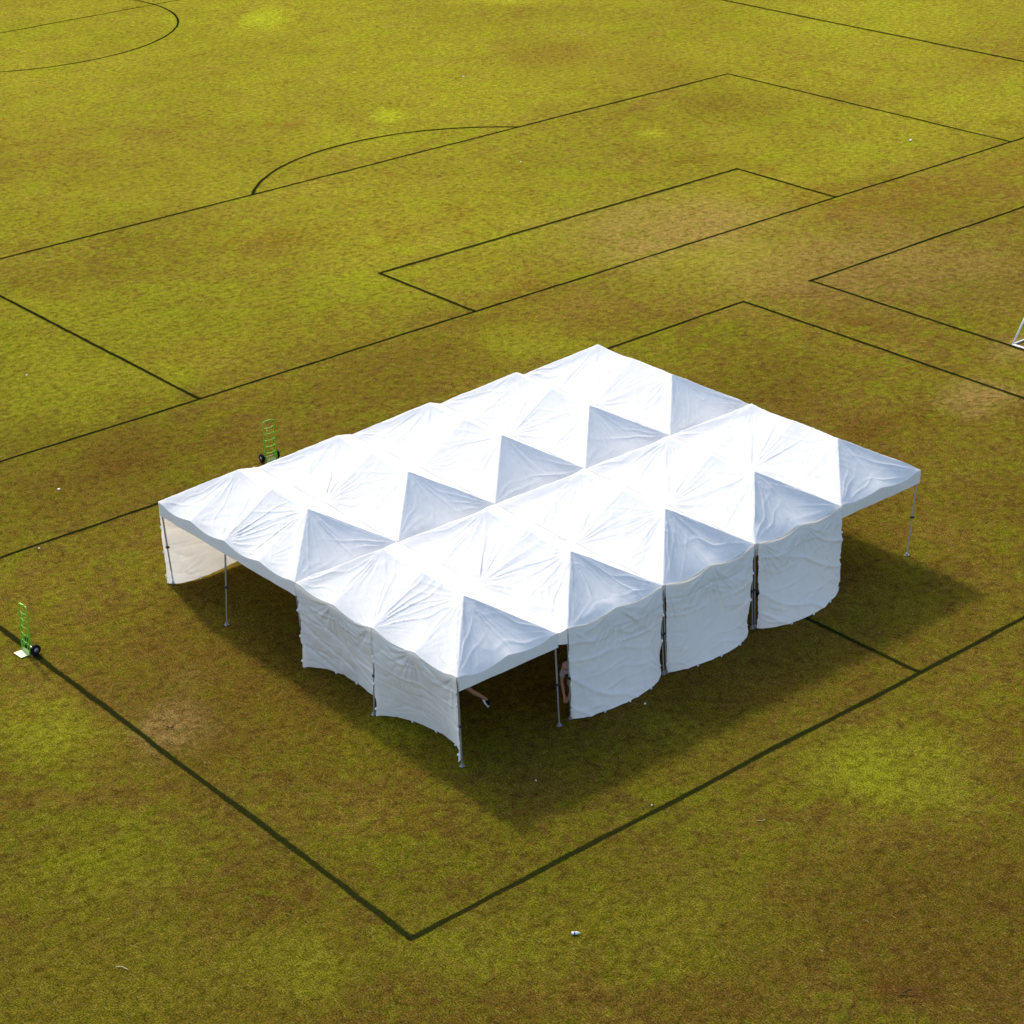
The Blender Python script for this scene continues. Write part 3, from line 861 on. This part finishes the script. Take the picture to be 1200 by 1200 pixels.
    for sd in 'LR':
        hp, kn = Vector(J['hp' + sd]), Vector(J['kn' + sd])
        b = len(pv); pv += [hp, hp.lerp(kn, .4), hp.lerp(kn, .68)]; pe += [(1, b), (b, b + 1), (b + 1, b + 2)]; pr += [.118, .102, .09]
    skin_mesh('shorts', pv, pe, pr, mats['shorts'], root, 1)
    for sd in 'LR':
        an, to = Vector(J['an' + sd]), Vector(J['to' + sd])
        up_ = Vector(J.get('up' + sd, (0, 0, 1)))
        heel = an + (an - to) * .25 - up_ * .045
        shoe = skin_mesh('shoe', [heel, an.lerp(to, .35) - up_ * .03, to - up_ * .01, an + up_ * .03], [(0, 1), (1, 2), (1, 3)], [.045, .052, .045, .046], mats['shoe'], root, 1)
        bm = bmesh.new()
        add_tube(bm, [heel - up_ * .03, an.lerp(to, .4) - up_ * .065, to + (to - an) * .12 - up_ * .045], [.034, .042, .036], 8)
        to_obj('sole', bm, M_white, shoe, True)
    return root

# person in the corner tent: low lunge, one bare leg stretched back, hands at the left wall
# local frame: person faces -y
JA = dict(pelvis=(0, .10, .80), chest=(0, -.25, .98), neck=(0, -.46, 1.06), head=(0, -.62, 1.08), face=(0, -.8, -.6),
          shL=(.18, -.38, 1.02), elL=(.22, -.52, .76), wrL=(.16, -.72, .58), shR=(-.18, -.38, 1.02), elR=(-.22, -.54, .76), wrR=(-.14, -.74, .56),
          hpL=(.10, .10, .76), knL=(.13, -.30, .56), anL=(.12, -.20, .10), toL=(.13, -.40, .06),
          hpR=(-.10, .10, .76), knR=(-.12, .36, .44), anR=(-.12, .72, .20), toR=(-.12, .78, .05), upR=(0, .85, .45))
ang = math.atan2(.72, -.70)      # facing direction
def face_rot(dx, dy):            # rotation that turns local -y into (dx,dy)
    return math.atan2(dy, dx) + math.pi / 2
build_person((1.50, 2.02, 0), face_rot(-.77, .64), JA, 'person under the open corner tent, bare lower leg and black shoe showing below the edge',
             dict(skin=M_skin, hair=M_hair, shirt=M_navy, sleeve=M_navy, shorts=M_black, shoe=M_black))
# person crouching at the gap between the corner tent and the first front wall, both arms reaching down to the tie
JB = dict(pelvis=(0, .45, .82), chest=(0, .12, .96), neck=(0, -.07, 1.06), head=(0, -.20, 1.16), face=(0, -.8, -.6),
          shL=(.17, -.01, .97), elL=(.15, -.17, .71), wrL=(.06, -.31, .45), shR=(-.17, -.01, .97), elR=(-.15, -.17, .71), wrR=(-.05, -.32, .43),
          hpL=(.10, .50, .70), knL=(.13, .30, .42), anL=(.11, .52, .09), toL=(.12, .32, .05),
          hpR=(-.10, .50, .70), knR=(-.13, .30, .42), anR=(-.11, .52, .09), toR=(-.12, .32, .05))
build_person((3.58, 0.38, 0), face_rot(-.857, -.514), JB, 'person with grey sleeves bent down beside the first front wall, both arms reaching low',
             dict(skin=M_skin2, hair=M_red, shirt=M_navy, sleeve=M_grey, shorts=M_black, shoe=M_black, cap=M_pink), cap=True)

# ------------------------------------------------------------------ litter
M_blue = simple('blue_label', (0.02, 0.08, 0.30), 0.4)
M_straw = simple('straw', (0.55, 0.46, 0.26), 0.7)
M_wood = simple('dark_earth', (0.075, 0.042, 0.014), 0.95)
b0 = empty('bottle', (-2.07, -6.04, .0), R(-38)); b0.scale = (.52, .52, .52)
tag(b0, 'white plastic bottle lying on the grass below the near corner of the pitch line', 'bottle')
Mb = Matrix.Translation((0, 0, .06)) @ Matrix.Rotation(R(90), 4, 'Y')
bm = bmesh.new()
add_lathe(bm, [(.03, -.15), (.055, -.145), (.06, -.13), (.06, .05), (.05, .085), (.025, .11), (.024, .13)], Mb, 18)
to_obj('bottle_body', bm, M_white, b0, True)
bm = bmesh.new(); add_lathe(bm, [(.028, .132), (.030, .135), (.030, .165), (.026, .17)], Mb, 14)
to_obj('bottle_cap', bm, M_lime, b0, True)
bm = bmesh.new(); add_lathe(bm, [(.0605, -.06), (.0615, -.058), (.0615, -.02), (.0605, -.018)], Mb, 18)
to_obj('bottle_label', bm, M_blue, b0, True)

def paper(x, y, sz, label, seed):
    sz *= .62
    rs = random.Random(seed)
    bm = bmesh.new()
    r = bmesh.ops.create_icosphere(bm, subdivisions=2, radius=sz)
    for v in r['verts']:
        v.co *= rs.uniform(.6, 1.15); v.co.z = v.co.z * .55 + sz * .5
    bm.transform(Matrix.Rotation(rs.uniform(0, 6), 4, 'Z'))
    o = to_obj('litter_scrap', bm, M_white, None, True)
    o.location = (x, y, 0)
    tag(o, label, 'litter', 'white scraps of litter on the grass')
paper(.92, -1.44, .035, 'tiny white scrap in the shade in front of the open corner bay', 1)
paper(2.1, -3.84, .035, 'tiny white scrap just inside the near pitch line, right of the corner', 2)
paper(.84, 19.17, .075, 'pale scrap on the grass above the left end of the tent block, between two lines', 3)
paper(4.88, -.74, .05, 'white scrap in the shade below the first front wall', 4)
paper(45.19, 24.96, .10, 'white scrap inside the far penalty area near its right hand line', 5)
paper(38.95, 47.45, .08, 'white scrap on the far grass beyond the curved line', 6)
paper(-1.43, 16.21, .05, 'small pale scrap beside the line that runs into the left end of the tents', 7)
paper(4.48, 27.7, .05, 'faint pale scrap on the green grass at the left edge of the photo', 8)
paper(31.46, 34.51, .06, 'faint pale scrap inside the far penalty area below its long line', 9)
bm = bmesh.new(); add_tube(bm, [(-.13, 0, .02), (.0, .02, .03), (.14, -.01, .02)], .007, 6)
st = to_obj('straw_stick', bm, M_straw); st.location = (-9.17, -.96, 0); st.rotation_euler = (0, 0, R(-62))
tag(st, 'pale dry stick lying on the grass at the bottom left', 'stick')
bm = bmesh.new(); add_tube(bm, [(-.09, 0, .02), (.0, -.02, .025), (.09, .01, .02)], .005, 6)
st = to_obj('straw_stick', bm, M_straw); st.location = (3.38, -5.81, 0); st.rotation_euler = (0, 0, R(-40))
tag(st, 'pale dry stick on the grass right of the near pitch line', 'stick')
# dark clods on the two bare patches
def clods(x, y, n, spread, label, seed):
    rs = random.Random(seed)
    bm = bmesh.new()
    for _ in range(n):
        s_ = rs.uniform(.010, .026)
        Mx = Matrix.Translation((rs.gauss(0, spread), rs.gauss(0, spread * .6), s_ * .25)) @ Matrix.Rotation(rs.uniform(0, 6), 4, 'Z') @ Matrix.Diagonal((s_ * rs.uniform(.8, 1.8), s_, s_ * .6, 1))
        r = bmesh.ops.create_icosphere(bm, subdivisions=2, radius=1, matrix=Mx)
        for v in r['verts']: v.co += Vector((rs.uniform(-1, 1), rs.uniform(-1, 1), rs.uniform(-1, 1))) * s_ * .15
    o = to_obj('loose_earth', bm, M_wood, None, True); o.location = (x, y, 0)
    tag(o, label, 'earth', kind='stuff')
clods(-3.75, 5.94, 12, .13, 'dark crumbs of earth on the bare patch beside the left pitch line', 3)
clods(1.3, -11.47, 14, .14, 'dark crumbs of earth on the bare patch at the bottom right', 5)

# ------------------------------------------------------------- light and sky
SUN = Vector((.62, 2.85, 2.92 * math.tan(R(38.6)))).normalized()
sun = bpy.data.lights.new('sun', 'SUN')
sun.energy = 2.0; sun.angle = R(5.0); sun.color = (1.0, 0.94, 0.84)
so = bpy.data.objects.new('sun', sun); C.objects.link(so)
so.rotation_euler = SUN.to_track_quat('Z', 'Y').to_euler()
so.location = (0, 40, 60)
wd = bpy.data.worlds.new('World'); scene.world = wd; wd.use_nodes = True
nt = wd.node_tree
sky = nt.nodes.new('ShaderNodeTexSky'); sky.sky_type = 'NISHITA'; sky.sun_disc = False
sky.sun_elevation = math.asin(SUN.z); sky.sun_rotation = math.atan2(SUN.x, SUN.y)
sky.dust_density = 2.2; sky.ozone_density = 0.3
nt.links.new(sky.outputs[0], nt.nodes['Background'].inputs[0])
nt.nodes['Background'].inputs[1].default_value = 0.15

# ---------------------------------------------------------------------- camera
cam = bpy.data.cameras.new('camera'); cam.sensor_width = 36; cam.lens = 2454.94 / 1200 * 36
cam.clip_start = .5; cam.clip_end = 9000
co_ = bpy.data.objects.new('camera', cam); C.objects.link(co_)
rt = Vector((0.759710255118234, -0.6497086579513722, -0.02681395254740617))
dn = Vector((-0.30154693340997996, -0.31546825464581196, -0.8997495358497063))
fw = Vector((0.5761161126189971, 0.6916346145861642, -0.43558212163382376))
M = Matrix((rt, -dn, -fw)).transposed().to_4x4()
M.translation = Vector((-23.9672721, -30.7791562, 25.1265292))
co_.matrix_world = M
scene.camera = co_
vs_ = scene.view_settings
vs_.view_transform = 'Standard'; vs_.look = 'None'; vs_.exposure = 1.0; vs_.gamma = 1.0
